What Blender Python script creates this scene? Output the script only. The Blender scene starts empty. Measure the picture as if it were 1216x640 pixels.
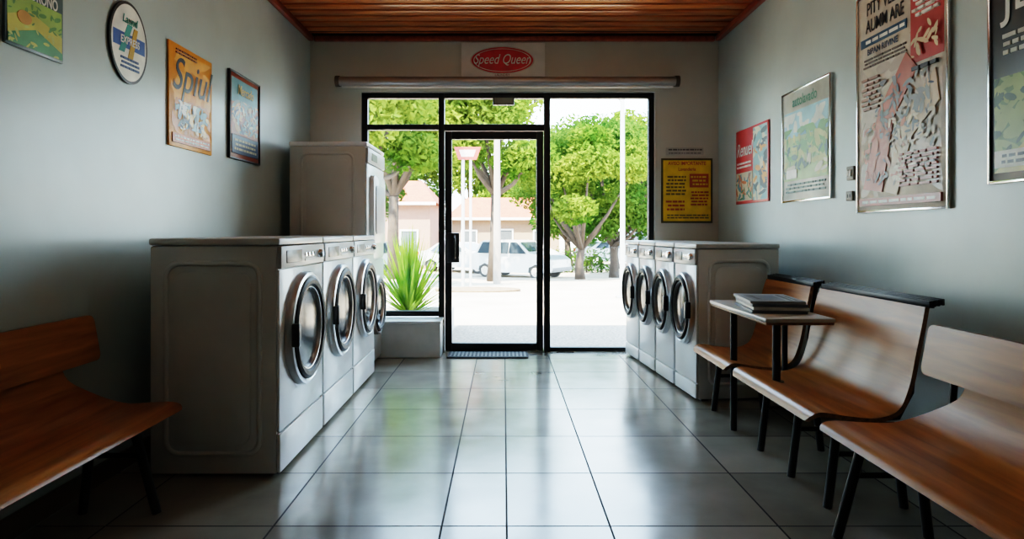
import bpy, bmesh, math, random
from mathutils import Vector, Matrix
random.seed(7)
scene = bpy.context.scene
F=740.0; CX=598.0; CY=275.0; H=1.12; D=5.8
XL,XR,ZC=-1.80,2.0,2.93
YB=-2.6

# ---------------------------------------------------------------- materials
_m={}
def new_mat(name):
    m=bpy.data.materials.new(name); m.use_nodes=True
    nt=m.node_tree; b=nt.nodes['Principled BSDF']
    return m,nt,b
def N(nt,t,**k):
    n=nt.nodes.new(t)
    for a,v in k.items(): setattr(n,a,v)
    return n
def mat(name,col,rough=0.5,metal=0.0,var=0.08,scale=6.0,bump=0.0,coat=0.0,emit=0.0,spec=None):
    if name in _m: return _m[name]
    m,nt,b=new_mat(name)
    tc=N(nt,'ShaderNodeTexCoord'); no=N(nt,'ShaderNodeTexNoise')
    no.inputs['Scale'].default_value=scale; no.inputs['Detail'].default_value=4
    nt.links.new(tc.outputs['Object'],no.inputs['Vector'])
    cr=N(nt,'ShaderNodeValToRGB')
    c0=[max(0,c*(1-var)) for c in col]; c1=[min(1,c*(1+var)) for c in col]
    cr.color_ramp.elements[0].position=.3; cr.color_ramp.elements[1].position=.7
    cr.color_ramp.elements[0].color=(*c0,1); cr.color_ramp.elements[1].color=(*c1,1)
    nt.links.new(no.outputs['Fac'],cr.inputs['Fac'])
    nt.links.new(cr.outputs['Color'],b.inputs['Base Color'])
    b.inputs['Roughness'].default_value=rough; b.inputs['Metallic'].default_value=metal
    if coat: b.inputs['Coat Weight'].default_value=coat
    if spec is not None: b.inputs['Specular IOR Level'].default_value=spec
    if emit:
        b.inputs['Emission Color'].default_value=(*col,1); b.inputs['Emission Strength'].default_value=emit
    if bump:
        bp=N(nt,'ShaderNodeBump'); bp.inputs['Strength'].default_value=bump; bp.inputs['Distance'].default_value=.01
        nt.links.new(no.outputs['Fac'],bp.inputs['Height']); nt.links.new(bp.outputs['Normal'],b.inputs['Normal'])
    _m[name]=m; return m
def wood(name,c0,c1,axis='Y',rough=0.3,scale=1.0,coat=.3,spec=.5):
    if name in _m: return _m[name]
    m,nt,b=new_mat(name)
    tc=N(nt,'ShaderNodeTexCoord'); mp=N(nt,'ShaderNodeMapping')
    s={'X':(1.2,14,14),'Y':(14,1.2,14),'Z':(14,14,1.2)}[axis]
    mp.inputs['Scale'].default_value=[v*scale for v in s]
    no=N(nt,'ShaderNodeTexNoise'); no.inputs['Scale'].default_value=1.6; no.inputs['Detail'].default_value=7; no.inputs['Distortion'].default_value=.6
    nt.links.new(tc.outputs['Object'],mp.inputs['Vector']); nt.links.new(mp.outputs['Vector'],no.inputs['Vector'])
    cr=N(nt,'ShaderNodeValToRGB'); cr.color_ramp.elements[0].position=.3; cr.color_ramp.elements[1].position=.72
    cr.color_ramp.elements[0].color=(*c0,1); cr.color_ramp.elements[1].color=(*c1,1)
    nt.links.new(no.outputs['Fac'],cr.inputs['Fac']); nt.links.new(cr.outputs['Color'],b.inputs['Base Color'])
    b.inputs['Roughness'].default_value=rough; b.inputs['Coat Weight'].default_value=coat; b.inputs['Coat Roughness'].default_value=.15
    b.inputs['Specular IOR Level'].default_value=spec
    _m[name]=m; return m
def glass_mat():
    m=bpy.data.materials.new('window_glass'); m.use_nodes=True; nt=m.node_tree; nt.nodes.clear()
    o=N(nt,'ShaderNodeOutputMaterial'); t=N(nt,'ShaderNodeBsdfTransparent'); g=N(nt,'ShaderNodeBsdfGlossy'); mx=N(nt,'ShaderNodeMixShader')
    f=N(nt,'ShaderNodeFresnel'); f.inputs['IOR'].default_value=1.3
    t.inputs['Color'].default_value=(.96,.98,.97,1); g.inputs['Roughness'].default_value=.01
    nt.links.new(f.outputs[0],mx.inputs[0]); nt.links.new(t.outputs[0],mx.inputs[1]); nt.links.new(g.outputs[0],mx.inputs[2]); nt.links.new(mx.outputs[0],o.inputs[0])
    return m
def leaf_mat(name,c0,c1,scale=.6):
    m=bpy.data.materials.new(name); m.use_nodes=True; nt=m.node_tree; nt.nodes.clear()
    o=N(nt,'ShaderNodeOutputMaterial'); d=N(nt,'ShaderNodeBsdfDiffuse'); t=N(nt,'ShaderNodeBsdfTranslucent'); mx=N(nt,'ShaderNodeMixShader'); mx.inputs[0].default_value=.4
    tc=N(nt,'ShaderNodeTexCoord'); no=N(nt,'ShaderNodeTexNoise'); no.inputs['Scale'].default_value=scale; no.inputs['Detail'].default_value=6
    cr=N(nt,'ShaderNodeValToRGB'); cr.color_ramp.elements[0].position=.35; cr.color_ramp.elements[1].position=.65
    cr.color_ramp.elements[0].color=(*c0,1); cr.color_ramp.elements[1].color=(*c1,1)
    nt.links.new(tc.outputs['Object'],no.inputs['Vector']); nt.links.new(no.outputs['Fac'],cr.inputs['Fac'])
    nt.links.new(cr.outputs['Color'],d.inputs[0]); nt.links.new(cr.outputs['Color'],t.inputs[0])
    nt.links.new(d.outputs[0],mx.inputs[1]); nt.links.new(t.outputs[0],mx.inputs[2]); nt.links.new(mx.outputs[0],o.inputs[0])
    return m
def floor_mat():
    m,nt,b=new_mat('floor_tiles')
    tc=N(nt,'ShaderNodeTexCoord'); sp=N(nt,'ShaderNodeSeparateXYZ'); nt.links.new(tc.outputs['Object'],sp.inputs[0])
    def mth(op,a,bv=None,c=None):
        n=N(nt,'ShaderNodeMath',operation=op)
        for i,v in enumerate((a,bv,c)):
            if v is None: continue
            if isinstance(v,(int,float)): n.inputs[i].default_value=v
            else: nt.links.new(v,n.inputs[i])
        return n.outputs[0]
    PX,PY=.64,.52
    ux=mth('DIVIDE',mth('ADD',sp.outputs['X'],.235+6.4),PX); uy=mth('DIVIDE',mth('ADD',sp.outputs['Y'],.23+5.2),PY)
    def line(u,p):
        f=mth('FRACT',u); d=mth('MULTIPLY',mth('MINIMUM',f,mth('SUBTRACT',1.0,f)),p)
        return mth('LESS_THAN',d,.004)
    l=mth('MAXIMUM',line(ux,PX),line(uy,PY))
    l=mth('MAXIMUM',l,mth('LESS_THAN',mth('ABSOLUTE',mth('SUBTRACT',sp.outputs['X'],.012)),.004))
    cb=N(nt,'ShaderNodeCombineXYZ'); nt.links.new(mth('FLOOR',ux),cb.inputs[0]); nt.links.new(mth('FLOOR',uy),cb.inputs[1])
    wn=N(nt,'ShaderNodeTexWhiteNoise'); nt.links.new(cb.outputs[0],wn.inputs['Vector'])
    no=N(nt,'ShaderNodeTexNoise'); no.inputs['Scale'].default_value=3.5; no.inputs['Detail'].default_value=8; nt.links.new(tc.outputs['Object'],no.inputs['Vector'])
    v=mth('ADD',mth('MULTIPLY',wn.outputs['Value'],.35),mth('MULTIPLY',no.outputs['Fac'],.65))
    cr=N(nt,'ShaderNodeValToRGB'); cr.color_ramp.elements[0].position=.2; cr.color_ramp.elements[1].position=.8
    cr.color_ramp.elements[0].color=(.17,.155,.125,1); cr.color_ramp.elements[1].color=(.33,.305,.25,1)
    nt.links.new(v,cr.inputs['Fac'])
    mx=N(nt,'ShaderNodeMixRGB'); nt.links.new(l,mx.inputs[0]); nt.links.new(cr.outputs[0],mx.inputs[1]); mx.inputs[2].default_value=(.02,.018,.016,1)
    nt.links.new(mx.outputs[0],b.inputs['Base Color'])
    r=mth('ADD',mth('MULTIPLY',l,.6),mth('ADD',.10,mth('MULTIPLY',no.outputs['Fac'],.17)))
    nt.links.new(r,b.inputs['Roughness'])
    sl_=mth('SUBTRACT',.5,mth('MULTIPLY',l,.42)); nt.links.new(sl_,b.inputs['Specular IOR Level'])
    b.inputs['IOR'].default_value=1.9
    bp=N(nt,'ShaderNodeBump'); bp.inputs['Strength'].default_value=.25; bp.inputs['Distance'].default_value=.004
    hh=mth('SUBTRACT',mth('MULTIPLY',no.outputs['Fac'],.3),mth('MULTIPLY',l,.35)); nt.links.new(hh,bp.inputs['Height']); nt.links.new(bp.outputs[0],b.inputs['Normal'])
    return m

M_wall=mat('wall_plaster',(.46,.535,.515),.32,var=.07,scale=2.5,bump=.14)
M_wallb=mat('back_wall_plaster',(.60,.59,.52),.5,var=.05,scale=2.5,bump=.1)
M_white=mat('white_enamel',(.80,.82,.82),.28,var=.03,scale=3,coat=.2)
M_side=mat('white_enamel_shaded',(.62,.64,.62),.33,var=.06,scale=4)  # same enamel as the fronts, with the shade of the sides put into its colour
M_panel=mat('control_panel_grey',(.42,.43,.43),.35,var=.05)
M_black=mat('black_plastic',(.015,.015,.017),.35,var=.1)
M_rubber=mat('door_gasket_rubber',(.02,.02,.022),.5,var=.15,spec=.25)
M_frame=mat('black_aluminium',(.013,.014,.015),.45,metal=.2,var=.1)
M_chrome=mat('chrome',(.75,.76,.77),.15,metal=1,var=.05)
M_bezel=mat('bezel_brushed',(.50,.51,.52),.3,metal=.9,var=.06)
M_dglass=mat('dark_door_glass',(.010,.012,.014),.16,var=.2,spec=.15)
M_steel=mat('black_steel_tube',(.012,.013,.016),.38,metal=.4,var=.1)
M_ply=wood('bench_plywood',(.25,.085,.016),(.52,.22,.05),'Y',.33,coat=.05,spec=.35)
M_plyE=wood('bench_plywood_edge',(.12,.05,.02),(.30,.15,.06),'Y',.5,3,coat=0)
M_ceil=wood('ceiling_redwood',(.36,.085,.018),(.80,.28,.065),'X',.3)
M_gap=mat('ceiling_gap_dark',(.015,.007,.005),.9,spec=.1)
M_trim=wood('redwood_trim',(.26,.04,.012),(.48,.10,.035),'Y',.35)
M_glass=glass_mat()
M_base=mat('baseboard_brown',(.10,.075,.055),.45)
M_paper=mat('paper_white',(.78,.77,.73),.5)
def cm(c,rough=.36): 
    return mat('ink_%02x%02x%02x'%tuple(int(v*255) for v in c),c,rough,var=.16,scale=9)

# ---------------------------------------------------------------- mesh helpers
def link(o,parent=None):
    scene.collection.objects.link(o)
    if parent is not None: o.parent=parent
    return o
def group(name,loc=(0,0,0),rot=(0,0,0)):
    e=bpy.data.objects.new(name,None); e.empty_display_size=.1
    e.location=loc; e.rotation_euler=rot; scene.collection.objects.link(e); return e
def finish(name,bm,mt,parent,smooth=True,ang=35,M=None):
    if M is not None: bmesh.ops.transform(bm,matrix=M,verts=bm.verts)
    bmesh.ops.recalc_face_normals(bm,faces=bm.faces)
    me=bpy.data.meshes.new(name); bm.to_mesh(me); bm.free()
    for x in (mt if isinstance(mt,(list,tuple)) else [mt]): me.materials.append(x)
    if smooth:
        for p in me.polygons: p.use_smooth=True
        me.set_sharp_from_angle(angle=math.radians(ang))
    return link(bpy.data.objects.new(name,me),parent)
def add_box(bm,x0,x1,y0,y1,z0,z1,bevel=0,seg=2):
    r=bmesh.ops.create_cube(bm,size=1)
    vs=r['verts']
    for v in vs:
        v.co=Vector(((x0+x1)/2+v.co.x*(x1-x0),(y0+y1)/2+v.co.y*(y1-y0),(z0+z1)/2+v.co.z*(z1-z0)))
    if bevel:
        es=list({e for v in vs for e in v.link_edges})
        bmesh.ops.bevel(bm,geom=es,offset=bevel,segments=seg,affect='EDGES',profile=.5)
def box(name,x0,x1,y0,y1,z0,z1,mt,parent=None,bevel=0,seg=2,M=None):
    bm=bmesh.new(); add_box(bm,x0,x1,y0,y1,z0,z1,bevel,seg)
    return finish(name,bm,mt,parent,smooth=bevel>0,M=M)
def boxes(name,lst,mt,parent=None,bevel=0):
    bm=bmesh.new()
    for b in lst: add_box(bm,*b,bevel=bevel)
    return finish(name,bm,mt,parent,smooth=bevel>0)
def add_tube(bm,pts,rad,seg=12,cap=True):
    pts=[Vector(p) for p in pts]; n=len(pts)
    if not isinstance(rad,(list,tuple)): rad=[rad]*n
    prev=None; rings=[]
    for i,p in enumerate(pts):
        t=(pts[min(i+1,n-1)]-pts[max(i-1,0)]).normalized()
        a=Vector((0,0,1)) if abs(t.z)<.9 else Vector((1,0,0))
        if prev is not None: a=prev
        u=(a-t*a.dot(t)).normalized(); w=t.cross(u); prev=u
        rings.append([bm.verts.new(p+(u*math.cos(2*math.pi*k/seg)+w*math.sin(2*math.pi*k/seg))*rad[i]) for k in range(seg)])
    for i in range(n-1):
        for k in range(seg):
            bm.faces.new((rings[i][k],rings[i][(k+1)%seg],rings[i+1][(k+1)%seg],rings[i+1][k]))
    if cap:
        bm.faces.new(rings[0]); bm.faces.new(rings[-1])
def tube(name,pts,rad,mt,parent=None,seg=12):
    bm=bmesh.new(); add_tube(bm,pts,rad,seg); return finish(name,bm,mt,parent)
def tubes(name,lst,mt,parent=None,seg=12):
    bm=bmesh.new()
    for p,r in lst: add_tube(bm,p,r,seg)
    return finish(name,bm,mt,parent)
def lathe(name,prof,cy,cz,mt,parent,sy=1,sz=1,seg=48,x0=0):
    """profile of (x,r), revolved round local X through (cy,cz)"""
    bm=bmesh.new(); rings=[]
    for x,r in prof:
        if r<1e-6: rings.append([bm.verts.new((x0+x,cy,cz))])
        else: rings.append([bm.verts.new((x0+x,cy+r*sy*math.cos(2*math.pi*k/seg),cz+r*sz*math.sin(2*math.pi*k/seg))) for k in range(seg)])
    for a,b in zip(rings,rings[1:]):
        for k in range(seg):
            k2=(k+1)%seg
            if len(a)==1: bm.faces.new((a[0],b[k],b[k2]))
            elif len(b)==1: bm.faces.new((a[k],a[k2],b[0]))
            else: bm.faces.new((a[k],a[k2],b[k2],b[k]))
    return finish(name,bm,mt,parent,ang=40)
def rrect(u0,v0,u1,v1,r,seg=6):
    out=[]
    for cx,cy,a in ((u1-r,v1-r,0),(u0+r,v1-r,90),(u0+r,v0+r,180),(u1-r,v0+r,270)):
        for k in range(seg+1):
            t=math.radians(a+90*k/seg); out.append((cx+r*math.cos(t),cy+r*math.sin(t)))
    return out
def prism(name,pts,w0,w1,mt,parent,plane='XY',bevel=0):
    """2D polygon (u,v) extruded along w. planes: XY->w=Z, YZ->w=X, XZ->w=Y"""
    bm=bmesh.new()
    def mp(u,v,w): return {'XY':(u,v,w),'YZ':(w,u,v),'XZ':(u,w,v)}[plane]
    a=[bm.verts.new(mp(u,v,w0)) for u,v in pts]; b=[bm.verts.new(mp(u,v,w1)) for u,v in pts]
    fa=bm.faces.new(a); fb=bm.faces.new(b)
    for i in range(len(pts)):
        j=(i+1)%len(pts); bm.faces.new((a[i],a[j],b[j],b[i]))
    if bevel:
        es=list(set(list(fb.edges)+list(fa.edges)))
        bmesh.ops.bevel(bm,geom=es,offset=bevel,segments=2,affect='EDGES',profile=.5)
    return finish(name,bm,mt,parent,smooth=True,ang=30)
def text(name,s,loc,size,mt,parent,ext=.0006,shear=0,align='CENTER',sx=1,offset=0,rot=0):
    cu=bpy.data.curves.new(name,'FONT'); cu.body=s; cu.size=size; cu.extrude=ext; cu.shear=shear; cu.align_x=align; cu.align_y='CENTER'; cu.offset=offset
    o=bpy.data.objects.new(name+'_tmp',cu); scene.collection.objects.link(o)
    dg=bpy.context.evaluated_depsgraph_get(); me=bpy.data.meshes.new_from_object(o.evaluated_get(dg))
    bpy.data.objects.remove(o)
    me.name=name; me.materials.clear(); me.materials.append(mt)
    me.transform(Matrix.Translation(loc)@Matrix.Rotation(rot,4,'Z')@Matrix.Diagonal((sx,1,1,1)))
    return link(bpy.data.objects.new(name,me),parent)

# ---------------------------------------------------------------- room shell
box('floor',XL-.15,XR+.15,YB-.15,5.97,-.15,0,floor_mat())
box('wall_left',XL-.15,XL,YB-.15,5.95,0,ZC+.1,M_wall)
box('wall_right',XR,XR+.15,YB-.15,5.95,0,ZC+.1,M_wall)
box('wall_rear',XL,XR,YB-.15,YB,0,ZC+.1,M_wall)
OX0,OX1,OZ=-1.33,1.41,2.42
boxes('wall_front',[(XL,OX0,5.8,5.95,0,ZC+.1),(OX1,XR,5.8,5.95,0,ZC+.1),(OX0,OX1,5.8,5.95,OZ,ZC+.1),(OX0,-.60,5.8,5.95,0,.31)],M_wallb)
# ceiling boards running across the room
bm=bmesh.new()
y=YB
while y<5.8:
    y1=min(y+.14,5.8)
    add_box(bm,XL,XR,y+.017,y1-.017,ZC,ZC+.03,bevel=.008)
    y=y1
nb=len(bm.faces)
add_box(bm,XL,XR,YB,5.8,ZC+.044,ZC+.07)
bm.faces.ensure_lookup_table()
for f in bm.faces[nb:]: f.material_index=1
finish('ceiling',bm,[M_ceil,M_gap],None)
box('roof',XL-.3,XR+.3,YB-.3,6.05,ZC+.1,ZC+.28,mat('roof_slab',(.35,.34,.32),.8))
box('trim_1',XL,XL+.045,YB,5.755,ZC-.05,ZC,M_trim,bevel=.006)
box('trim_2',XR-.045,XR,YB,5.755,ZC-.05,ZC,M_trim,bevel=.006)
box('trim_3',XL+.045,XR-.045,5.755,5.8,ZC-.045,ZC,M_trim,bevel=.006)
box('baseboard_left',XL,XL+.018,YB,5.8,0,.09,M_base,bevel=.004)
box('baseboard_right',XR-.018,XR,YB,5.8,0,.09,M_base,bevel=.004)
# low ledge in front of the left pane
box('window_ledge',-1.33,-.56,5.53,5.8,0,.30,mat('ledge_paint',(.60,.62,.60),.4),bevel=.01)
box('trim_4',-1.335,-.555,5.52,5.80,.30,.325,mat('ledge_top',(.72,.73,.70),.3),bevel=.006)

# ---------------------------------------------------------------- shopfront
FY0,FY1=5.84,5.90
w1=group('window_1')
boxes('frame',[(-1.33,-1.275,FY0,FY1,.325,OZ),(-1.33,-.61,FY0,FY1,OZ-.05,OZ),(-1.275,-.61,FY0,FY1,.325,.375),(-1.275,-.61,FY0,FY1,2.075,2.125)],M_frame,w1,bevel=.003)
boxes('pane',[(-1.275,-.61,5.866,5.872,.375,2.075),(-1.275,-.61,5.866,5.872,2.125,OZ-.05)],M_glass,w1)
w2=group('window_2')
boxes('frame',[(.378,.438,FY0,FY1,0,OZ),(.438,1.41,FY0,FY1,OZ-.05,OZ),(1.36,1.41,FY0,FY1,0,OZ-.05),(.438,1.36,FY0,FY1,0,.035)],M_frame,w2,bevel=.003)
box('pane',.438,1.36,5.866,5.872,.035,OZ-.05,M_glass,w2)
w3=group('window_3')
boxes('frame',[(-.555,.378,FY0,FY1,OZ-.05,OZ),(-.555,.378,FY0-.01,FY1,2.065,2.125)],M_frame,w3,bevel=.003)
box('pane',-.555,.378,5.866,5.872,2.125,OZ-.05,M_glass,w3)
box('exit_sign_box',-.10,.10,5.80,5.84,2.30,2.375,M_black,w3,bevel=.005)
box('exit_sign_face',-.088,.088,5.796,5.801,2.31,2.365,cm((.16,.17,.13)),w3)
box('trim_5',-.61,-.555,FY0,FY1,0,OZ,M_frame,bevel=.003)
dr=group('door_1')
boxes('leaf_frame',[(-.548,-.485,FY0-.012,FY1-.02,.012,2.058),(.308,.371,FY0-.012,FY1-.02,.012,2.058),(-.485,.308,FY0-.012,FY1-.02,1.985,2.058),(-.485,.308,FY0-.012,FY1-.02,.012,.075)],M_frame,dr,bevel=.004)
box('pane',-.485,.308,5.85,5.856,.075,1.985,M_glass,dr)
box('push_plate',-.53,-.41,5.80,5.828,.83,1.11,M_black,dr,bevel=.012)
tube('pull_handle',[(-.455,5.80,.86),(-.455,5.755,.88),(-.455,5.755,1.06),(-.455,5.80,1.08)],.012,M_black,dr)
boxes('threshold',[(-.555,.378,5.80,5.95,0,.012)],M_chrome,dr)
# roller shutter tube above the opening
rb=group('roller_blind')
tube('tube',[(-1.50,5.70,2.495),(1.57,5.70,2.495)],.042,mat('blind_aluminium',(.48,.44,.42),.3,metal=.6),rb,24)
tubes('end_caps',[([(-1.535,5.70,2.495),(-1.50,5.70,2.495)],.05),([(1.57,5.70,2.495),(1.605,5.70,2.495)],.05)],M_base,rb,24)
boxes('brackets',[(-1.53,-1.51,5.69,5.8,2.47,2.52),(1.58,1.60,5.69,5.8,2.47,2.52),(-.01,.01,5.735,5.8,2.51,2.53)],M_frame,rb)
boxes('bottom_bar',[(-1.48,1.55,5.692,5.708,2.435,2.456)],mat('bar_white',(.75,.74,.70),.35),rb,bevel=.003)
# mat
dm=group('doormat'); box('mat',-.50,.22,5.50,5.77,0,.012,mat('rubber_mat',(.03,.035,.04),.8,bump=.5,scale=80),dm,bevel=.004)
boxes('ribs',[(-.48+i*.035,-.465+i*.035,5.52,5.75,.012,.015) for i in range(20)],M_black,dm)

# ---------------------------------------------------------------- washers
def ridge(name,pts,w,r,mt,parent):
    """closed pressed-metal ridge following a 2D outline in the XZ plane"""
    bm=bmesh.new(); n=len(pts); seg=8; rings=[]
    for i,(u,v) in enumerate(pts):
        a=pts[i-1]; b=pts[(i+1)%n]; t=Vector((b[0]-a[0],b[1]-a[1])).normalized(); nn=Vector((t.y,-t.x))
        rings.append([bm.verts.new((u+nn.x*r*1.4*math.cos(q),w+r*math.sin(q),v+nn.y*r*1.4*math.cos(q))) for q in [k*2*math.pi/seg for k in range(seg)]])
    for i in range(n):
        for k in range(seg): bm.faces.new((rings[i][k],rings[i][(k+1)%seg],rings[(i+1)%n][(k+1)%seg],rings[(i+1)%n][k]))
    return finish(name,bm,mt,parent,ang=80)
def porthole(g,cz,sy,sz,handle_side=1,x0=0,cy=0,nm='door'):
    lathe(nm+'_bezel',[(0,1.0),(.022,1.0),(.036,.975),(.040,.93),(.034,.895)],cy,cz,M_bezel,g,sy,sz,x0=x0)
    lathe(nm+'_ring',[(.030,.90),(.044,.89),(.052,.84),(.048,.77),(.030,.72)],cy,cz,M_rubber,g,sy,sz,x0=x0)
    lathe(nm+'_inner_trim',[(.030,.735),(.038,.725),(.037,.712),(.02,.70)],cy,cz,M_bezel,g,sy,sz,x0=x0)
    lathe(nm+'_glass',[(.020,.71),(.026,.60),(.032,.40),(.036,.20),(.037,0)],cy,cz,M_dglass,g,sy,sz,x0=x0)
    yy=cy+handle_side*sy*.93
    box(nm+'_handle',x0+.032,x0+.070,yy-.016,yy+.016,cz-.055,cz+.055,M_black,g,bevel=.008)
def washer(name,loc,rotz,w,dp,h,cz,sy,sz,kick=.20,hs=1,near=0):
    g=group(name,loc,(0,0,rotz)); hw=w/2
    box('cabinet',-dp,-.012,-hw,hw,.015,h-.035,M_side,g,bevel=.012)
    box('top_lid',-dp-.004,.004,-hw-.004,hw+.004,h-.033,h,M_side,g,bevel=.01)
    box('front_panel',-.012,0,-hw+.003,hw-.003,kick+.006,h-.145,M_white,g,bevel=.004)
    box('kick_panel',-.012,.004,-hw+.003,hw-.003,.02,kick-.004,M_white,g,bevel=.006)
    box('control_panel',-.012,.010,-hw+.003,hw-.003,h-.140,h-.037,M_panel,g,bevel=.006)
    box('display',.010,.013,-hw*.80,-hw*.15,h-.118,h-.058,M_black,g,bevel=.002)
    boxes('buttons',[(.010,.016,hw*(.0+.16*i),hw*(.10+.16*i),h-.095,h-.075) for i in range(3)],M_chrome,g,bevel=.001)
    lathe('dial',[(0,.024),(.02,.022),(.024,.018),(.024,0)],hw*.72,h-.088,M_chrome,g,x0=.010,seg=24)
    box('label_strip',.010,.0125,hw*.0,hw*.5,h-.118,h-.106,M_paper,g)
    boxes('feet',[(-dp+.04,-dp+.09,a*hw*.8-.02,a*hw*.8+.02,0,.018) for a in(-1,1)]+[(-.09,-.04,a*hw*.8-.02,a*hw*.8+.02,0,.018) for a in(-1,1)],M_black,g)
    porthole(g,cz,sy,sz,hs)
    for s in (-1,1):
        k=2.0 if s==near else 1
        t='a' if s<0 else 'b'
        ridge('side_ridge_'+t,rrect(-dp+.075,.11,-.09,h-.115,.06),hw*s,.0045*k,M_side,g)
        a,b=sorted(((hw-.001)*s,(hw+.0035*k)*s))
        prism('side_relief_'+t,rrect(-dp+.115,.15,-.13,h-.155,.05),a,b,M_side,g,'XZ',bevel=.0016*k)
    return g
for i in range(3):
    washer('washing_machine',(-1.02,2.81+.36+.70*i,0),0,.675,.59,1.09,.635,.275,.285,.20,hs=-1,near=-1 if i==0 else 0)
rdir=math.atan2(.15,1.66)
p0=Vector((1.268,4.08,0)); dv=Vector((-.15,1.64,0))/4
for i in range(4):
    c=p0+dv*(i+.5)
    washer('washing_machine',(c.x,c.y,0),math.pi+rdir,.385,.57,1.04,.60,.178,.245,.12,hs=1,near=1 if i==0 else 0)
# tall stacked dryer
g=group('stacked_dryer',(-1.085,5.29,0)); hw=.345
box('cabinet',-.615,-.012,-hw,hw,.015,1.80,M_side,g,bevel=.012)
box('top_lid',-.62,.004,-hw-.004,hw+.004,1.80,1.835,M_white,g,bevel=.01)
box('lower_front',-.012,0,-hw+.004,hw-.004,.04,.88,M_white,g,bevel=.004)
box('upper_front',-.012,0,-hw+.004,hw-.004,.90,1.66,M_white,g,bevel=.004)
box('control_panel',-.012,.010,-hw+.004,hw-.004,1.67,1.79,M_panel,g,bevel=.006)
box('display',.010,.013,-.2,.0,1.70,1.76,M_black,g)
prism('upper_door',rrect(-.24,1.02,.24,1.58,.05),0,.035,M_white,g,'YZ',bevel=.006)
prism('upper_door_window',rrect(-.17,1.10,.17,1.50,.04),.033,.042,M_panel,g,'YZ',bevel=.003)
porthole(g,.50,.25,.25,-1,nm='lower_door')
ridge('side_ridge',rrect(-.52,.12,-.11,1.74,.05),-hw,.008,M_side,g)
prism('side_relief',rrect(-.48,.16,-.15,1.70,.04),-hw-.007,-hw+.001,M_side,g,'XZ',bevel=.003)
boxes('feet',[(-.57,-.52,-.3,-.26,0,.018),(-.57,-.52,.26,.3,0,.018),(-.1,-.05,-.3,-.26,0,.018),(-.1,-.05,.26,.3,0,.018)],M_black,g)

# ---------------------------------------------------------------- benches
def smoothpts(pts,n=5):
    out=[]
    P=[pts[0]]+list(pts)+[pts[-1]]
    for i in range(1,len(P)-2):
        for k in range(n):
            t=k/n; r=[]
            for c in range(len(pts[0])):
                a,b,cc,d=P[i-1][c],P[i][c],P[i+1][c],P[i+2][c]
                r.append(.5*((2*b)+(-a+cc)*t+(2*a-5*b+4*cc-d)*t*t+(-a+3*b-3*cc+d)*t**3))
            out.append(tuple(r))
    out.append(tuple(pts[-1])); return out
def shell(name,prof,y0,y1,th,mt,parent,edge):
    """prof of (x,z,inset); bent-plywood sheet"""
    pr=smoothpts(prof); n=len(pr); bm=bmesh.new(); rows=[]
    ny=6
    for i,(x,z,ins) in enumerate(pr):
        a=pr[max(i-1,0)]; b=pr[min(i+1,n-1)]; t=Vector((b[0]-a[0],0,b[1]-a[1])).normalized(); nn=Vector((-t.z,0,t.x))
        r=[]
        for j in range(ny+1):
            yy=(y0+ins)+(y1-y0-2*ins)*j/ny
            r.append((bm.verts.new(Vector((x,yy,z))+nn*th/2),bm.verts.new(Vector((x,yy,z))-nn*th/2)))
        rows.append(r)
    for i in range(n-1):
        for j in range(ny):
            for s in (0,1):
                f=bm.faces.new((rows[i][j][s],rows[i][j+1][s],rows[i+1][j+1][s],rows[i+1][j][s]))
        for j in (0,ny):
            f=bm.faces.new((rows[i][j][0],rows[i+1][j][0],rows[i+1][j][1],rows[i][j][1])); f.material_index=1
    for i in (0,n-1):
        for j in range(ny):
            f=bm.faces.new((rows[i][j][0],rows[i][j+1][0],rows[i][j+1][1],rows[i][j][1])); f.material_index=1
    return finish(name,bm,[mt,edge],parent,ang=50)
def legframe(lst,y,xf_top,xf_bot,xb_top,xb_bot,zt=.355,dy=.0):
    lst.append(([(xf_top,y-dy,zt),(xf_bot,y+dy*.5,0.0)],.018))
    lst.append(([(xb_top,y-dy,zt),(xb_bot,y+dy*.5,0.0)],.018))
    lst.append(([(xf_top+(xf_bot-xf_top)*.35,y,zt*.65),(xb_top+(xb_bot-xb_top)*.35,y,zt*.65)],.011))
    lst.append(([(xf_top,y,zt),(xb_top,y,zt)],.014))
def bench(name,loc,rotz,y0,y1,depth,frames):
    """faces local +x; front edge at x=0"""
    g=group(name,loc,(0,0,rotz)); d=depth
    prof=[(0,.358,.02),(-.015,.374,.0),(-.06,.383,0),(-.18,.377,0),(-d+.12,.376,0),(-d+.055,.40,.02),(-d+.01,.46,.10),(-d-.01,.53,.19),(-d-.02,.61,.22)]
    shell('seat_shell',prof,y0,y1,.018,M_ply,g,M_plyE)
    bm=bmesh.new()
    th=.018; pts=rrect(y0+.0,.575,y1-.0,.765,.03)
    x0=-d+.012
    va=[];vb=[]
    for (u,v) in pts:
        lean=-(v-.575)*.18
        va.append(bm.verts.new((x0+lean,u,v))); vb.append(bm.verts.new((x0+lean-th,u,v)))
    bm.faces.new(va); bm.faces.new(vb)
    for i in range(len(pts)):
        j=(i+1)%len(pts); f=bm.faces.new((va[i],va[j],vb[j],vb[i])); f.material_index=1
    finish('backrest',bm,[M_ply,M_plyE],g,ang=30)
    L=[]
    for fy in frames:
        legframe(L,fy,-.10,-.005,-d+.10,-d+.06,zt=.352)
        L.append(([(-d+.10,fy,.352),(-d+.02,fy,.37),(-d-.025,fy,.46),(-d-.045,fy,.70)],.012))
    L.append(([(-d*.5,y0+.08,.345),(-d*.5,y1-.08,.345)],.018))
    tubes('steel_frame',L,M_steel,g)
    return g
bench('bench',(-1.375,0,0),0,1.05,2.67,.36,[2.48,1.25])
bench('bench',(1.215,0,0),math.pi,-2.40,-.85,.40,[-2.28,-1.05])
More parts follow.
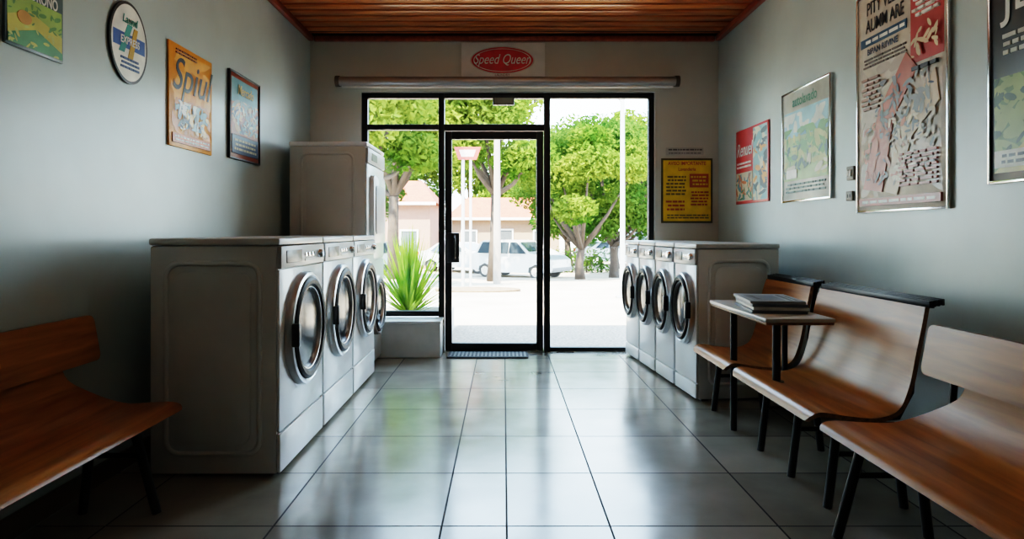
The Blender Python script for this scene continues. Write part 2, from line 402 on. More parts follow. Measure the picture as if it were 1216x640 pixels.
# tandem seating with table
def tandem():
    g=group('tandem_seat',(1.225,0,0),(0,0,math.pi))
    for k,(a,b) in enumerate(((-3.34,-2.49),(-4.02,-3.42))):
        prof=[(.0,.352,.03),(-.012,.375,.005),(-.05,.388,0),(-.16,.372,0),(-.27,.366,0),(-.36,.40,0),(-.405,.50,0),(-.43,.62,0),(-.455,.74,0),(-.475,.815,.01)]
        shell('seat_shell_%d'%(k+1),prof,a,b,.018,M_ply,g,M_plyE)
        boxes('head_rail_%d'%(k+1),[(-.476-.017*j-.012,-.476-.017*j,a+.0,b-.0,.815+.003*j,.842+.003*j) for j in range(4)],M_steel,g,bevel=.003)
        boxes('rail_brackets_%d'%(k+1),[(-.545,-.478,y_-.01,y_+.01,.805,.817) for y_ in (a+.08,b-.08)],M_steel,g)
    L=[]
    for fy in (-2.53,-2.85,-3.19,-3.9):
        legframe(L,fy,-.13,-.09,-.36,-.40,zt=.335)
    for fy in (-2.60,-3.28,-3.48,-3.96):
        L.append(([(-.30,fy,.335),(-.42,fy,.345),(-.475,fy,.45),(-.49,fy,.62),(-.52,fy,.808)],.011))
    L.append(([(-.33,-3.98,.325),(-.33,-2.51,.325)],.022))
    tubes('steel_frame',L,M_steel,g)
    box('table_top',-.36,-.025,-3.78,-2.97,.685,.705,mat('table_laminate',(.50,.49,.46),.3),g,bevel=.005)
    box('table_edge',-.355,-.030,-3.775,-2.975,.672,.685,M_plyE,g,bevel=.003)
    tubes('table_posts',[([(-.075,-3.52,.675),(-.075,-3.52,0)],.019),([(-.115,-3.06,.675),(-.115,-3.06,.385)],.019),([(-.30,-3.38,.675),(-.30,-3.38,.34)],.015)],M_steel,g)
    tube('post_flange',[(-.115,-3.06,.381),(-.115,-3.06,.388)],.035,M_steel,g,20)
tandem()
mg=group('magazine_stack',(1.425,3.34,.705),(0,0,math.radians(-8)))
cols=[(.10,.12,.14),(.50,.50,.48),(.10,.13,.17),(.33,.36,.38)]
for i in range(4):
    t=.016
    a=random.uniform(-.010,.010); b=random.uniform(-.012,.012)
    box('magazine_%d'%(i+1),-.135+a,.135+a,-.19+b,.19+b,i*t+.0002,i*t+t-.0010,cm(cols[i]),mg,bevel=.0025)
box('cover_photo',-.11,.04,-.14,.10,.0625,.0637,cm((.13,.17,.22)),mg)
boxes('cover_text',[(.06,.075,-.14,.12,.0625,.0637),(.09,.10,-.14,.05,.0625,.0637),(-.09,-.07,-.10,.08,.0637,.0641)],M_black,mg)

# ---------------------------------------------------------------- posters
def poster(kind,wall,a0,a1,z0,z1,bg,items,frame=None,thick=.012,shape='rect'):
    w=abs(a1-a0); h=z1-z0
    if wall=='L': g=group(kind,(XL,min(a0,a1),z0),(math.pi/2,0,math.pi/2))
    elif wall=='R': g=group(kind,(XR,max(a0,a1),z0),(math.pi/2,0,-math.pi/2))
    else: g=group(kind,(min(a0,a1),5.8,z0),(math.pi/2,0,0))
    if shape=='rect': box('board',0,w,0,h,0.0005,thick,bg,g,bevel=.002)
    else: prism('board',[(w/2+w/2*math.cos(t*math.pi/32),h/2+h/2*math.sin(t*math.pi/32)) for t in range(64)],0.0005,thick,bg,g,'XY',bevel=.003)
    z=thick; k=0
    for it in items:
        k+=1; z+=.0007; c=it[-1]; nm='art_%d'%k
        if it[0]=='r': box(nm,it[1]*w,it[3]*w,it[2]*h,it[4]*h,thick-.001,z,cm(c),g)
        elif it[0]=='e': prism(nm,[(it[1]*w+it[3]*w*math.cos(t*math.pi/24),it[2]*h+it[4]*h*math.sin(t*math.pi/24)) for t in range(48)],thick-.001,z,cm(c),g)
        elif it[0]=='p': prism(nm,[(u*w,v*h) for u,v in it[1]],thick-.001,z,cm(c),g)
        elif it[0]=='t': text(nm,it[1],(it[2]*w,it[3]*h,z),it[4]*h,cm(c),g,shear=it[5],sx=it[6],offset=.0008)
        elif it[0]=='s':   # scattered brush strokes of paint
            _,u0,v0,u1,v1,n,sz_,c=it; bm=bmesh.new()
            for i in range(n):
                cu_,cv_=random.uniform(u0,u1)*w,random.uniform(v0,v1)*h; an=random.uniform(0,3.14); L=sz_*w*random.uniform(.5,1.3); T=L*random.uniform(.2,.45)
                ps=[(cu_+math.cos(an)*L*math.cos(q)-math.sin(an)*T*math.sin(q),cv_+math.sin(an)*L*math.cos(q)+math.cos(an)*T*math.sin(q)) for q in [k_*math.pi/5+random.uniform(-.15,.15) for k_ in range(10)]]
                ps=[(min(max(p[0],u0*w),u1*w),min(max(p[1],v0*h),v1*h)) for p in ps]
                f=[bm.verts.new((p[0],p[1],z+i*1e-5)) for p in ps]; bm.faces.new(f)
            bmesh.ops.remove_doubles(bm,verts=bm.verts,dist=1e-6)
            finish(nm,bm,cm(c),g,smooth=False)
        elif it[0]=='l':
            _,u0,v0,u1,v1,n,c=it; bm=bmesh.new(); lh=(v1-v0)/n
            for i in range(n):
                u=u0+random.uniform(0,.05)
                while u<u1-.02:
                    e=min(u1,u+random.uniform(.03,.12)); add_box(bm,u*w,e*w,(v0+lh*(i+.25))*h,(v0+lh*(i+.75))*h,thick-.001,z); u=e+.018
            finish(nm,bm,cm(c),g,smooth=False)
    if frame:
        f=.012
        boxes('frame',[(-f,0,-f,h+f,0,thick+.008),(w,w+f,-f,h+f,0,thick+.008),(0,w,-f,0,0,thick+.008),(0,w,h,h+f,0,thick+.008)],frame,g,bevel=.002)
    return g
W=(.82,.81,.74); K=(.02,.02,.025)
# left wall
poster('poster','L',2.235,2.53,1.80,2.16,cm((.07,.12,.13)),[('r',.03,.03,.97,.55,(.34,.50,.10)),('p',[(.03,.3),(.4,.42),(.97,.28),(.97,.03),(.03,.03)],(.60,.55,.10)),('s',.03,.28,.97,.5,26,.06,(.14,.30,.08)),('e',.3,.33,.12,.07,(.60,.30,.06)),('p',[(.03,.12),(.5,.25),(.97,.1),(.97,.03),(.03,.03)],(.10,.32,.14)),('s',.03,.03,.97,.25,20,.05,(.55,.60,.16)),('t','AUTORONO',.5,.60,.17,0,.62,W),('t','lavado',.5,.80,.15,.2,.9,(.6,.6,.2))])
poster('round_sign','L',2.828,3.127,1.825,2.215,M_black,[('e',.5,.5,.46,.465,W),('p',[(.08,.42),(.92,.42),(.92,.60),(.08,.60)],(.04,.12,.36)),('p',[(.22,.36),(.45,.72),(.58,.72),(.36,.36)],(.04,.30,.26)),('p',[(.45,.30),(.62,.70),(.72,.70),(.58,.30)],(.55,.32,.03)),('t','Laund',.5,.77,.14,.2,.9,(.03,.25,.22)),('t','EXPRESS',.5,.51,.13,.1,.8,W),('l',.25,.16,.75,.32,3,(.06,.12,.25))],shape='oval')
poster('poster','L',3.33,3.82,1.585,2.15,cm((.82,.31,.02)),[('s',.03,.45,.97,.95,16,.22,(.88,.38,.03)),('s',.05,.14,.95,.48,22,.13,(.62,.22,.03)),('t','Spiul',.49,.70,.46,.35,.88,K),('s',.12,.20,.88,.46,26,.10,(.24,.40,.46)),('s',.18,.18,.85,.46,18,.08,W),('s',.2,.16,.9,.40,14,.07,(.80,.58,.24)),('s',.2,.16,.8,.44,12,.05,(.06,.10,.14)),('r',.06,.04,.94,.13,(.50,.12,.02)),('l',.10,.055,.90,.12,2,W),('l',.10,.90,.6,.96,2,(.25,.08,.02))],frame=None)
poster('poster','L',4.07,4.55,1.615,2.175,cm((.30,.08,.04)),[('r',.05,.66,.95,.95,(.08,.26,.30)),('r',.05,.28,.95,.66,(.42,.14,.06)),('s',.05,.30,.95,.70,40,.11,(.20,.32,.32)),('s',.05,.30,.95,.70,30,.08,(.62,.36,.13)),('s',.05,.30,.95,.62,24,.07,(.06,.09,.12)),('s',.1,.40,.9,.70,14,.06,(.70,.62,.44)),('r',.05,.05,.95,.27,(.04,.08,.15)),('l',.12,.08,.88,.24,3,(.60,.52,.30)),('t','Mercado',.5,.82,.17,.2,.75,(.70,.52,.15))],frame=M_black)
# right wall (u runs from far to near)
poster('poster','R',4.68,5.33,1.35,1.965,cm((.60,.02,.015)),[('r',.56,.03,.97,.97,(.22,.40,.38)),('s',.56,.03,.97,.97,26,.10,(.62,.58,.40)),('s',.56,.03,.97,.97,24,.09,(.04,.08,.08)),('s',.58,.2,.97,.8,14,.07,(.65,.30,.06)),('t','Renuel',.29,.72,.25,.3,.75,W),('r',.03,.04,.55,.42,(.66,.58,.38)),('s',.03,.05,.54,.40,18,.07,(.08,.26,.28)),('s',.03,.05,.54,.40,14,.07,(.60,.16,.03)),('s',.03,.05,.54,.28,12,.06,(.05,.22,.08)),('l',.05,.47,.52,.57,2,W)],frame=None)
poster('poster','R',3.79,4.43,1.335,2.075,cm((.56,.60,.54)),[('r',.04,.58,.96,.82,(.30,.54,.62)),('s',.04,.62,.96,.80,14,.12,(.64,.68,.64)),('r',.04,.18,.96,.58,(.36,.48,.20)),('s',.04,.36,.96,.66,50,.09,(.14,.32,.09)),('s',.04,.20,.96,.60,40,.08,(.50,.52,.20)),('s',.04,.20,.96,.50,22,.06,(.08,.17,.14)),('s',.10,.20,.96,.40,10,.08,(.60,.56,.42)),('t','autolavado',.5,.90,.13,0,.8,(.05,.24,.14)),('l',.08,.06,.92,.16,3,(.12,.22,.20)),('r',.10,.20,.34,.28,W)],frame=M_chrome)
poster('poster','R',2.79,3.49,1.235,2.40,cm((.56,.50,.41)),[
 ('s',.04,.06,.96,.74,60,.12,(.48,.40,.32)),
 ('p',[(.64,.60),(.97,.60),(.97,.97),(.64,.97)],(.42,.045,.035)),
 ('t','PITY VELES',.34,.935,.085,0,.66,K),('t','AUMM ARE',.34,.855,.085,0,.66,K),
 ('r',.04,.765,.60,.805,(.04,.10,.17)),('l',.06,.77,.58,.80,1,W),('t','BIPAN RIIVINE',.32,.735,.040,0,.9,(.05,.08,.14)),
 ('l',.06,.66,.60,.71,3,(.14,.11,.09)),('p',[(.08,.10),(.28,.45),(.60,.66),(.72,.58),(.46,.40),(.32,.08)],(.46,.13,.08)),
 ('p',[(.36,.08),(.55,.38),(.90,.55),(.94,.42),(.66,.30),(.50,.06)],(.54,.40,.25)),('s',.30,.30,.85,.58,60,.045,(.20,.21,.20)),('s',.10,.10,.6,.4,50,.04,(.50,.18,.11)),('s',.4,.1,.9,.4,40,.04,(.62,.54,.40)),('s',.12,.10,.9,.56,50,.03,(.10,.12,.14)),
 ('l',.52,.09,.92,.24,8,(.35,.10,.07)),('l',.06,.46,.30,.62,7,(.30,.15,.10)),('r',.04,.02,.96,.055,(.38,.10,.07)),('l',.06,.025,.94,.05,1,W),('l',.67,.78,.94,.94,7,W),('s',.67,.62,.94,.76,16,.05,(.62,.48,.30)),('l',.67,.56,.94,.59,1,K)],frame=M_chrome)
poster('poster','R',1.95,2.54,1.325,2.30,cm((.035,.045,.05)),[('r',.03,.03,.97,.42,(.16,.26,.08)),('s',.03,.04,.97,.42,60,.09,(.30,.38,.12)),('s',.03,.04,.97,.42,50,.06,(.07,.13,.06)),('p',[(.03,.03),(.4,.20),(.97,.10),(.97,.03)],(.46,.42,.13)),('t','JEANS',.54,.74,.22,0,.9,W),('l',.08,.50,.60,.60,3,(.55,.55,.48)),('r',.04,.05,.50,.12,(.55,.55,.45)),('l',.06,.06,.48,.11,2,K)],frame=M_chrome)
# front wall
SG=poster('shop_sign','B',-.392,.384,2.55,2.87,M_paper,[('e',.49,.50,.385,.40,(.62,.60,.54)),('e',.49,.50,.37,.375,(.62,.015,.025)),('e',.49,.50,.345,.335,W),('e',.49,.50,.335,.32,(.62,.015,.025))],thick=.02,frame=None)
text('lettering','Speed Queen',(.776*.485,.165,.0245),.13,M_paper,SG,shear=.35,sx=.74)
text('caption','LAUNDRY',(.776*.49,.022,.022),.030,cm((.3,.05,.05)),SG)
poster('notice_board','B',1.465,1.94,1.20,1.80,cm((.10,.09,.03)),[('r',.035,.03,.965,.97,(.90,.58,.015)),('t','AVISO IMPORTANTE',.5,.92,.075,0,.85,(.55,.08,.03)),('t','Lavanderia',.5,.83,.07,0,.9,(.5,.08,.03)),
 ('l',.08,.42,.48,.74,6,(.18,.12,.03)),('r',.55,.55,.92,.76,(.55,.10,.03)),('l',.57,.57,.90,.74,3,(.80,.60,.03)),('l',.55,.26,.92,.50,5,(.50,.08,.03)),('l',.08,.18,.45,.36,3,(.50,.10,.03)),('l',.08,.06,.92,.14,2,(.2,.14,.04))],thick=.015)
poster('wall_label','B',1.51,1.86,1.83,1.90,cm((.50,.51,.48)),[('l',.04,.55,.96,.92,1,(.12,.12,.12)),('l',.04,.1,.96,.45,1,(.25,.25,.25))],thick=.006)
sw=group('light_switch',(XR,3.575,1.455),(math.pi/2,0,-math.pi/2)); box('plate',-.035,.035,-.04,.04,0.0005,.014,mat('switch_plate',(.22,.20,.17),.4),sw,bevel=.003); boxes('rockers',[(-.022,-.003,-.02,.02,.014,.022),(.003,.022,-.02,.02,.014,.022)],M_paper,sw,bevel=.002)
sw=group('wall_socket',(XR,3.585,1.325),(math.pi/2,0,-math.pi/2)); box('plate',-.032,.032,-.028,.028,0.0005,.014,mat('switch_plate',(.22,.20,.17),.4),sw,bevel=.003); boxes('slots',[(-.015,-.008,-.01,.01,.014,.016),(.008,.015,-.01,.01,.014,.016)],M_black,sw)

# ---------------------------------------------------------------- outside
def gz(y):
    if y<9: return -.02
    if y<27: return -.02-(y-9)*.0461
    return -.85
bm=bmesh.new(); rows=[]
for y in (5.97,9,15,21,27,60,140):
    rows.append([bm.verts.new((x,y,gz(y))) for x in (-70,-20,-6,0,6,20,70)])
for a,b in zip(rows,rows[1:]):
    for i in range(6): bm.faces.new((a[i],a[i+1],b[i+1],b[i]))
finish('plaza_ground',bm,mat('sandy_concrete',(.40,.32,.235),.85,var=.28,scale=.8,bump=.2),None,smooth=False)
box('sidewalk',-.56,8,5.98,7.5,-.06,-.005,mat('pebble_concrete',(.20,.15,.11),.8,var=.5,scale=35,bump=.4),None)
bed=group('planting_bed'); prism('soil',[(-.6+1.0*math.cos(t*math.pi/12),14.6+.6*math.sin(t*math.pi/12)) for t in range(24)],gz(14.6)-.2,gz(14.0)+.03,mat('soil',(.13,.08,.045),.95,var=.4,scale=10,bump=.5),bed,'XY')

LM=[leaf_mat('tree_leaves_a',(.035,.085,.010),(.19,.245,.045)),leaf_mat('tree_leaves_b',(.020,.060,.009),(.11,.175,.035))]
M_bark=mat('bark',(.05,.035,.026),.9,var=.3,scale=8,bump=.6)
def leafmesh(name,clusters,n,size,mt):
    vs=[];fs=[]
    for (c,r,k) in clusters:
        for _ in range(int(n*k)):
            d=Vector((random.gauss(0,1),random.gauss(0,1),random.gauss(0,1))).normalized()*(random.random()**.45)
            p=Vector((c[0]+d.x*r[0],c[1]+d.y*r[1],c[2]+d.z*r[2]))
            nrm=(Vector((random.gauss(0,1),random.gauss(0,1),random.gauss(.6,1)))).normalized()
            u=nrm.orthogonal().normalized(); u=Matrix.Rotation(random.random()*6.28,3,nrm)@u; w=nrm.cross(u)
            s=size*random.uniform(.6,1.3); b=len(vs)
            vs+= [p-u*s,p-w*s*.45+nrm*s*.1,p+u*s,p+w*s*.45+nrm*s*.1]; fs.append((b,b+1,b+2,b+3))
    me=bpy.data.meshes.new(name); me.from_pydata([tuple(v) for v in vs],[],fs); me.materials.append(mt); return me
def treeproto(k,seed,mt,spread=2.0,zc=3.2,nleaf=900,trunkz=1.5,rr=.13,low=0):
    random.seed(seed); cl=[]; L=[]
    base=Vector((0,0,0)); fork=Vector((random.uniform(-.15,.15),random.uniform(-.15,.15),trunkz))
    L.append(([base,Vector((.05,0,trunkz*.5)),fork],[rr*1.3,rr,rr*.85]))
    for i in range(15):
        a=i*2.4+random.random(); rad=spread*random.uniform(.25,1.0)
        c=Vector((math.cos(a)*rad,math.sin(a)*rad,zc+random.uniform(-.9-low,1.3)))
        if i<9: L.append(([fork,fork.lerp(c,.5)+Vector((0,0,-.15)),c],[rr*.6,rr*.35,rr*.12]))
        r=spread*random.uniform(.28,.44); cl.append((c,(r,r,r*.72),1))
    cl.append((Vector((0,0,zc+.9)),(spread*.5,spread*.5,spread*.4),1))
    lm=leafmesh('foliage_%d'%k,cl,nleaf,.085,mt)
    bm=bmesh.new()
    for p,r in L: add_tube(bm,p,r,8)
    me=bpy.data.meshes.new('trunk_%d'%k); bmesh.ops.recalc_face_normals(bm,faces=bm.faces); bm.to_mesh(me); bm.free(); me.materials.append(M_bark)
    for p in me.polygons: p.use_smooth=True
    return me,lm
protos=[treeproto(1,3,LM[0],low=.9,trunkz=1.0),treeproto(2,11,LM[1],2.2,3.2,850,low=.9,trunkz=1.0),treeproto(3,23,LM[0],2.0,3.6,850,2.0)]
random.seed(5)
def tree(x,y,s,k,rot=0,sz=1):
    g=group('tree',(x,y,gz(y)-.02),(0,0,rot)); g.scale=(s,s,s*sz)
    link(bpy.data.objects.new('trunk',protos[k][0]),g); link(bpy.data.objects.new('foliage',protos[k][1]),g)
tree(2.9,23.6,1.25,0,2.1,.94); tree(4.6,26.0,1.35,1,1.2); tree(7.4,29,1.5,2,2.2)
tree(-.35,21.5,1.5,2,.5); tree(-3.6,16.5,1.35,2,1.9); tree(-4.2,24.0,1.6,2,4.0)
tree(-7.5,25,1.5,1,3); tree(3.4,33,1.5,1,1.); tree(5.9,33,1.6,0,2.)
for i in range(13):
    tree(-21+i*3.6+random.uniform(-.8,.8),50+random.uniform(-3,4),1.7+random.uniform(-.15,.25),i%3,random.random()*6)
hg=group('hedge',(0,0,-.85))
random.seed(12); link(bpy.data.objects.new('hedge_leaves',leafmesh('hedge_leaves',[((2.6+i*.7,30+random.uniform(-.3,.3),.5),(.7,.6,.75),1) for i in range(4)],420,.08,LM[1])),hg)
tubes('hedge_stems',[([(2.6+i*.7,30,0),(2.6+i*.7,30,.6)],.04) for i in range(4)],M_bark,hg,6)

# yucca in a raised planter
pl=group('outdoor_planter'); boxes('walls',[(-2.2,-.58,5.99,6.05,-.02,.24),(-2.2,-.58,7.25,7.33,-.03,.24),(-.66,-.58,6.05,7.25,-.03,.24),(-2.2,-2.12,6.05,7.25,-.03,.24)],mat('planter_concrete',(.40,.38,.35),.8,bump=.3,scale=20),pl)
box('soil',-2.12,-.66,6.05,7.25,-.02,.20,mat('soil',(.13,.08,.045),.95),pl)
def yucca(x,y,z,n,L,seed):
    random.seed(seed); g=group('yucca_plant',(x,y,z)); bm=bmesh.new()
    for i in range(n):
        az=i*2.39996+random.uniform(-.2,.2); el=math.radians(22+66*((i/n)**.75)); l=L*random.uniform(.75,1.05)
        if el<math.radians(45) : l*=.75
        d=Vector((math.cos(az)*math.cos(el),math.sin(az)*math.cos(el),math.sin(el))); side=Vector((-math.sin(az),math.cos(az),0)); w=.022*random.uniform(.8,1.2)
        prev=None; pos=Vector((d.x*.04,d.y*.04,.02+.1*i/n)); seg=6; dd=d.copy()
        for k in range(seg+1):
            t=k/seg; ww=w*(.55+1.2*t if t<.3 else (1-t)*1.3+.004)
            a=bm.verts.new(pos-side*ww+Vector((0,0,ww*.35))); m_=bm.verts.new(pos); c=bm.verts.new(pos+side*ww+Vector((0,0,ww*.35)))
            if prev: bm.faces.new((prev[0],prev[1],m_,a)); bm.faces.new((prev[1],prev[2],c,m_))
            prev=(a,m_,c); dd=(dd+Vector((0,0,-.09*t*math.cos(el)))).normalized(); pos=pos+dd*l/seg
    finish('leaves',bm,leaf_mat('yucca_leaf',(.06,.16,.012),(.30,.38,.05),3),g)
    tube('stem',[(0,0,0),(0,0,.12)],[.05,.06],M_bark,g)
yucca(-1.02,6.72,.20,150,.88,4); yucca(-1.65,6.8,.20,70,.55,9)

# street furniture
M_pole=mat('galvanised_pole',(.34,.35,.35),.45,metal=.4)
def lamp(x,y,h,arm):
    g=group('street_lamp',(x,y,gz(y))); H2=h-gz(y)
    tube('pole',[(0,0,0),(0,0,.5),(0,0,H2)],[.06,.05,.04],M_pole,g,16); box('base',-.12,.12,-.12,.12,0,.04,M_pole,g,bevel=.01)
    tube('arm',[(0,0,H2-.12),(arm*.4,0,H2-.02),(arm,0,H2)],[.025,.022,.02],M_pole,g)
    box('lamp_head',min(arm,arm*1.9),max(arm,arm*1.9),-.07,.07,H2-.04,H2+.03,mat('lamp_head_grey',(.3,.3,.31),.4),g,bevel=.015)
lamp(2.29,12,3.72,-.22)
g=group('street_sign',(-1.02,16.6,gz(16.6)))
tubes('posts',[([(-.06,0,0),(-.06,0,3.4)],.045),([(.14,0,0),(.14,0,3.4)],.035)],M_pole,g)
prism('sign_board',[(-.18,3.40),(.30,3.40),(.42,3.74),(-.30,3.74)],-.05,-.02,mat('sign_red',(.32,.03,.02),.5),g,'XZ')
prism('sign_inset',[(-.10,3.48),(.22,3.48),(.28,3.66),(-.16,3.66)],-.06,-.049,mat('sign_pale',(.45,.36,.33),.5),g,'XZ')
g=group('utility_pole',(-.2,19,gz(19))); tube('shaft',[(0,0,0),(0,0,4.45)],[.12,.09],mat('pole_concrete',(.26,.215,.18),.9,bump=.3,scale=12),g,16); tube('cap',[(0,0,4.45),(0,0,4.52)],[.11,.04],M_pole,g,16)
g=group('bollard',(.62,10.5,gz(10.5))); tube('post',[(0,0,0),(0,0,.16),(0,0,.2)],[.05,.05,.01],mat('bollard_stone',(.3,.27,.23),.9),g)

# cars
def car(x,y,rot,s,col,suv=True):
    g=group('car',(x,y,gz(y)),(0,0,rot)); g.scale=(s,s,s)
    paint=mat('car_paint_%s'%col[0],col[1],.25,coat=.8,var=.02); L=2.2; hw=.9
    if suv: prof=[(-2.15,.35),(-2.2,.75),(-2.15,1.05),(-1.95,1.12),(-1.72,1.62),(-1.5,1.70),(-.1,1.72),(.35,1.66),(1.0,1.15),(1.9,1.0),(2.15,.85),(2.2,.45),(2.1,.32)]; belt=1.08; roof=1.72
    else: prof=[(-2.1,.32),(-2.2,.7),(-2.1,.98),(-1.6,1.05),(-1.05,1.40),(-.5,1.46),(.15,1.44),(.95,1.02),(1.9,.86),(2.15,.7),(2.2,.4),(2.1,.28)]; belt=.98; roof=1.46
    def hwz(z): return hw if z<belt else hw*(1-.20*(z-belt)/(roof-belt))
    def hwl(x_,z): return hwz(z)*(1-.06*max(0,abs(x_)-1.5)/.7)
    bm=bmesh.new(); A=[];B=[]; 
    full=prof+[(1.75,.28),(1.70,.50),(1.36,.66),(1.02,.50),(.97,.26),(-.97,.26),(-1.02,.50),(-1.36,.66),(-1.70,.50),(-1.75,.30)]
    for px,pz in full: A.append(bm.verts.new((px,-hwl(px,pz),pz))); B.append(bm.verts.new((px,hwl(px,pz),pz)))
    for i in range(len(full)):
        j=(i+1)%len(full); bm.faces.new((A[i],A[j],B[j],B[i]))
    fa=bm.faces.new(A); fb=bm.faces.new(B); bmesh.ops.triangulate(bm,faces=[fa,fb])
    finish('body',bm,paint,g,ang=25)
    gl=mat('car_glass',(.03,.04,.05),.08,coat=.5)
    def quad(nm,pts,mt=gl):
        bm=bmesh.new(); bm.faces.new([bm.verts.new(p) for p in pts]); finish(nm,bm,mt,g,smooth=False)
    wz0,wz1=belt+.03,roof-.10
    sidew=[[(-1.80,wz0),(-1.58,wz1),(-1.05,wz1),(-1.05,wz0)],[(-.98,wz0),(-.98,wz1),(-.12,wz1),(-.12,wz0)],[(-.05,wz0),(-.05,wz1),(.30,wz1),(.88,wz0)]] if suv else [[(-1.40,wz0),(-.98,wz1),(-.55,wz1),(-.55,wz0)],[(-.48,wz0),(-.48,wz1),(.10,wz1),(.72,wz0)]]
    for sgn in (-1,1):
        for k,w in enumerate(sidew): quad('side_window_%d%s'%(k,'l' if sgn<0 else 'r'),[(a,sgn*(hwz(b)+.008),b) for a,b in w])
    def along(p,q,t): return (p[0]+(q[0]-p[0])*t,p[1]+(q[1]-p[1])*t)
    if suv: rp,rq,fp,fq=(-1.95,1.12),(-1.72,1.62),(1.0,1.15),(.35,1.66)
    else: rp,rq,fp,fq=(-1.6,1.05),(-1.05,1.40),(.95,1.02),(.15,1.44)
    for nm,p,q,o in (('rear_window',rp,rq,-.012),('windshield',fp,fq,.012)):
        a=along(p,q,.1); b=along(p,q,.92)
        quad(nm,[(a[0]+o,-hwz(a[1])*.88,a[1]+.01),(a[0]+o,hwz(a[1])*.88,a[1]+.01),(b[0]+o,hwz(b[1])*.88,b[1]+.01),(b[0]+o,-hwz(b[1])*.88,b[1]+.01)])
    for k,(wx,wy) in enumerate(((-1.36,-1),(-1.36,1),(1.36,-1),(1.36,1))):
        tube('tyre_%d'%k,[(wx,wy*.68,.31),(wx,wy*.90,.31)],.31,M_black,g,28); tube('rim_%d'%k,[(wx,wy*.9,.31),(wx,wy*.912,.31)],.20,M_chrome,g,20)
    boxes('tail_lights',[(-2.20,-2.12,a*.72-.10,a*.72+.10,.78,.98) for a in(-1,1)],mat('tail_red',(.5,.03,.03),.3),g)
    boxes('head_lights',[(2.08,2.19,a*.66-.14,a*.66+.14,.66,.80) for a in(-1,1)],M_paper,g)
    boxes('bumpers',[(-2.27,-2.12,-.84,.84,.38,.55),(2.1,2.26,-.84,.84,.36,.52)],mat('bumper_grey',(.2,.2,.21),.5),g,bevel=.02)
WH=('w',(.52,.53,.54))
car(.72,27.0,math.radians(-34),.94,WH); car(-1.95,30.6,math.radians(-30),1.0,WH,False)
car(6.5,37,math.radians(10),1,WH,False); car(-6.6,29,math.radians(170),.9,('s',(.25,.27,.30)),True)

# buildings
M_tile=mat('terracotta_roof',(.30,.055,.022),.85,var=.3,scale=4)
def house(x0,x1,y0,y1,h,rh,wallc,nm='house',awn=None):
    g=group(nm,(0,0,-.85)); wm=mat('stucco_'+wallc[0],wallc[1],.85,var=.06)
    box('walls',x0,x1,y0,y1,0,h,wm,g)
    bm=bmesh.new(); o=.35; ym=(y0+y1)/2
    v=[bm.verts.new(p) for p in ((x0-o,y0-o,h-.1),(x1+o,y0-o,h-.1),(x1+o,y1+o,h-.1),(x0-o,y1+o,h-.1),(x0+.8,ym,h+rh),(x1-.8,ym,h+rh))]
    for f in ((0,1,5,4),(2,3,4,5),(1,2,5),(3,0,4),(3,2,1,0)): bm.faces.new([v[i] for i in f])
    finish('roof',bm,M_tile,g,smooth=False)
    n=max(2,int((x1-x0)/1.8)); W_=[];F_=[]
    for i in range(n):
        c=x0+(i+.5)*(x1-x0)/n
        z0,z1=(.02,2.05) if i%3==1 else (.9,2.0)
        W_.append((c-.42,c+.42,y0-.03,y0+.02,z0,z1)); F_+= [(c-.5,c-.42,y0-.06,y0+.02,z0,z1+.08),(c+.42,c+.5,y0-.06,y0+.02,z0,z1+.08),(c-.42,c+.42,y0-.06,y0+.02,z1,z1+.08)]
    boxes('openings',W_,mat('house_glass',(.08,.09,.10),.2),g); boxes('surrounds',F_,M_paper,g)
    boxes('fascia',[(x0-.35,x1+.35,y0-.37,y0-.33,h-.22,h-.08)],M_paper,g)
    return g
house(-3.2,3.4,38,44,2.9,1.3,('salmon',(.27,.18,.13)))
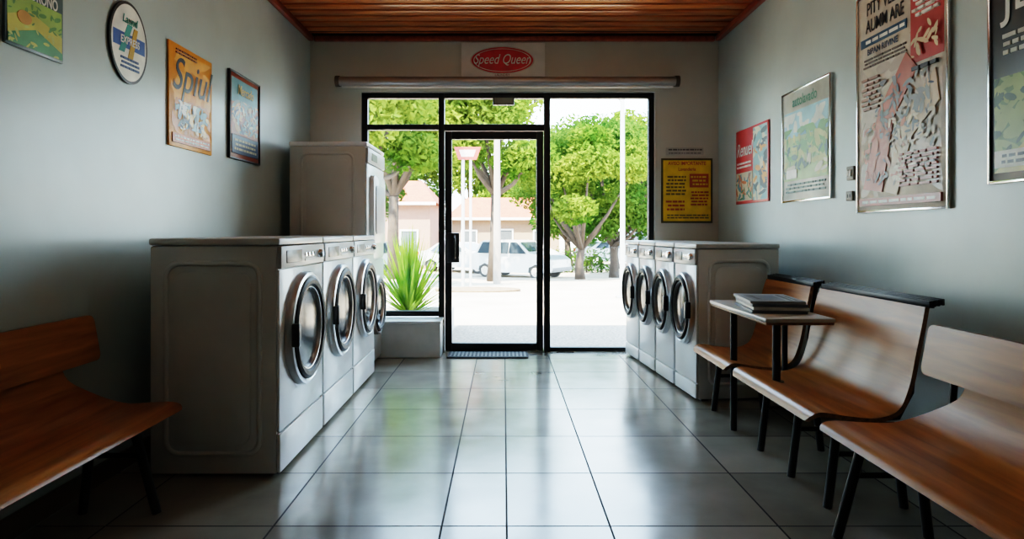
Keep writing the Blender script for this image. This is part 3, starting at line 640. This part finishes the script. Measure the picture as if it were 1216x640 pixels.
house(-10.5,-3.9,33,39,3.6,1.3,('pink',(.30,.16,.12)))
house(8.2,14,36,42,2.6,1.0,('blue',(.24,.28,.34)))

# ---------------------------------------------------------------- light
w=bpy.data.worlds.new('World'); scene.world=w; w.use_nodes=True; nt=w.node_tree; bg=nt.nodes['Background']
tc=N(nt,'ShaderNodeTexCoord'); sp=N(nt,'ShaderNodeSeparateXYZ'); cr=N(nt,'ShaderNodeValToRGB')
nt.links.new(tc.outputs['Generated'],sp.inputs[0]); nt.links.new(sp.outputs['Z'],cr.inputs['Fac'])
cr.color_ramp.elements[0].position=0; cr.color_ramp.elements[0].color=(.82,.95,1,1)
cr.color_ramp.elements[1].position=.6; cr.color_ramp.elements[1].color=(.42,.64,.95,1)
nt.links.new(cr.outputs[0],bg.inputs[0]); bg.inputs[1].default_value=12
sl=bpy.data.lights.new('sun','SUN'); sl.energy=40; sl.angle=.02; sl.color=(1,.89,.73)
so=bpy.data.objects.new('sun',sl); scene.collection.objects.link(so)
so.rotation_euler=Vector((.30,.48,-1)).to_track_quat('-Z','Y').to_euler()
# added fill lights, modelled as ceiling fittings out of view
for yy,e in ((-1.2,1.2),(1.3,1.8),(3.7,4.5)):
    cl=group('fill_lamp',(.1,yy,ZC)); box('fill_housing',-.6,.6,-.09,.09,-.06,-.005,M_paper,cl,bevel=.01)
    box('fill_panel',-.58,.58,-.075,.075,-.085,-.06,mat('fill_glow_%d'%(e*10),(1,.92,.80),.5,emit=e,var=.01),cl,bevel=.004)

cam=bpy.data.cameras.new('camera'); co=bpy.data.objects.new('camera',cam); scene.collection.objects.link(co)
co.location=(0,0,H); co.rotation_euler=(math.pi/2,0,0)
cam.sensor_width=36; cam.lens=F/1216*36; cam.shift_x=(608-CX)/1216; cam.shift_y=-(320-CY)/1216; cam.clip_start=.05; cam.clip_end=500
scene.camera=co
scene.view_settings.view_transform='Filmic'
try: scene.view_settings.look='High Contrast'
except Exception:
    try: scene.view_settings.look='Filmic - High Contrast'
    except Exception as e: print('look',e)
scene.view_settings.exposure=0.45
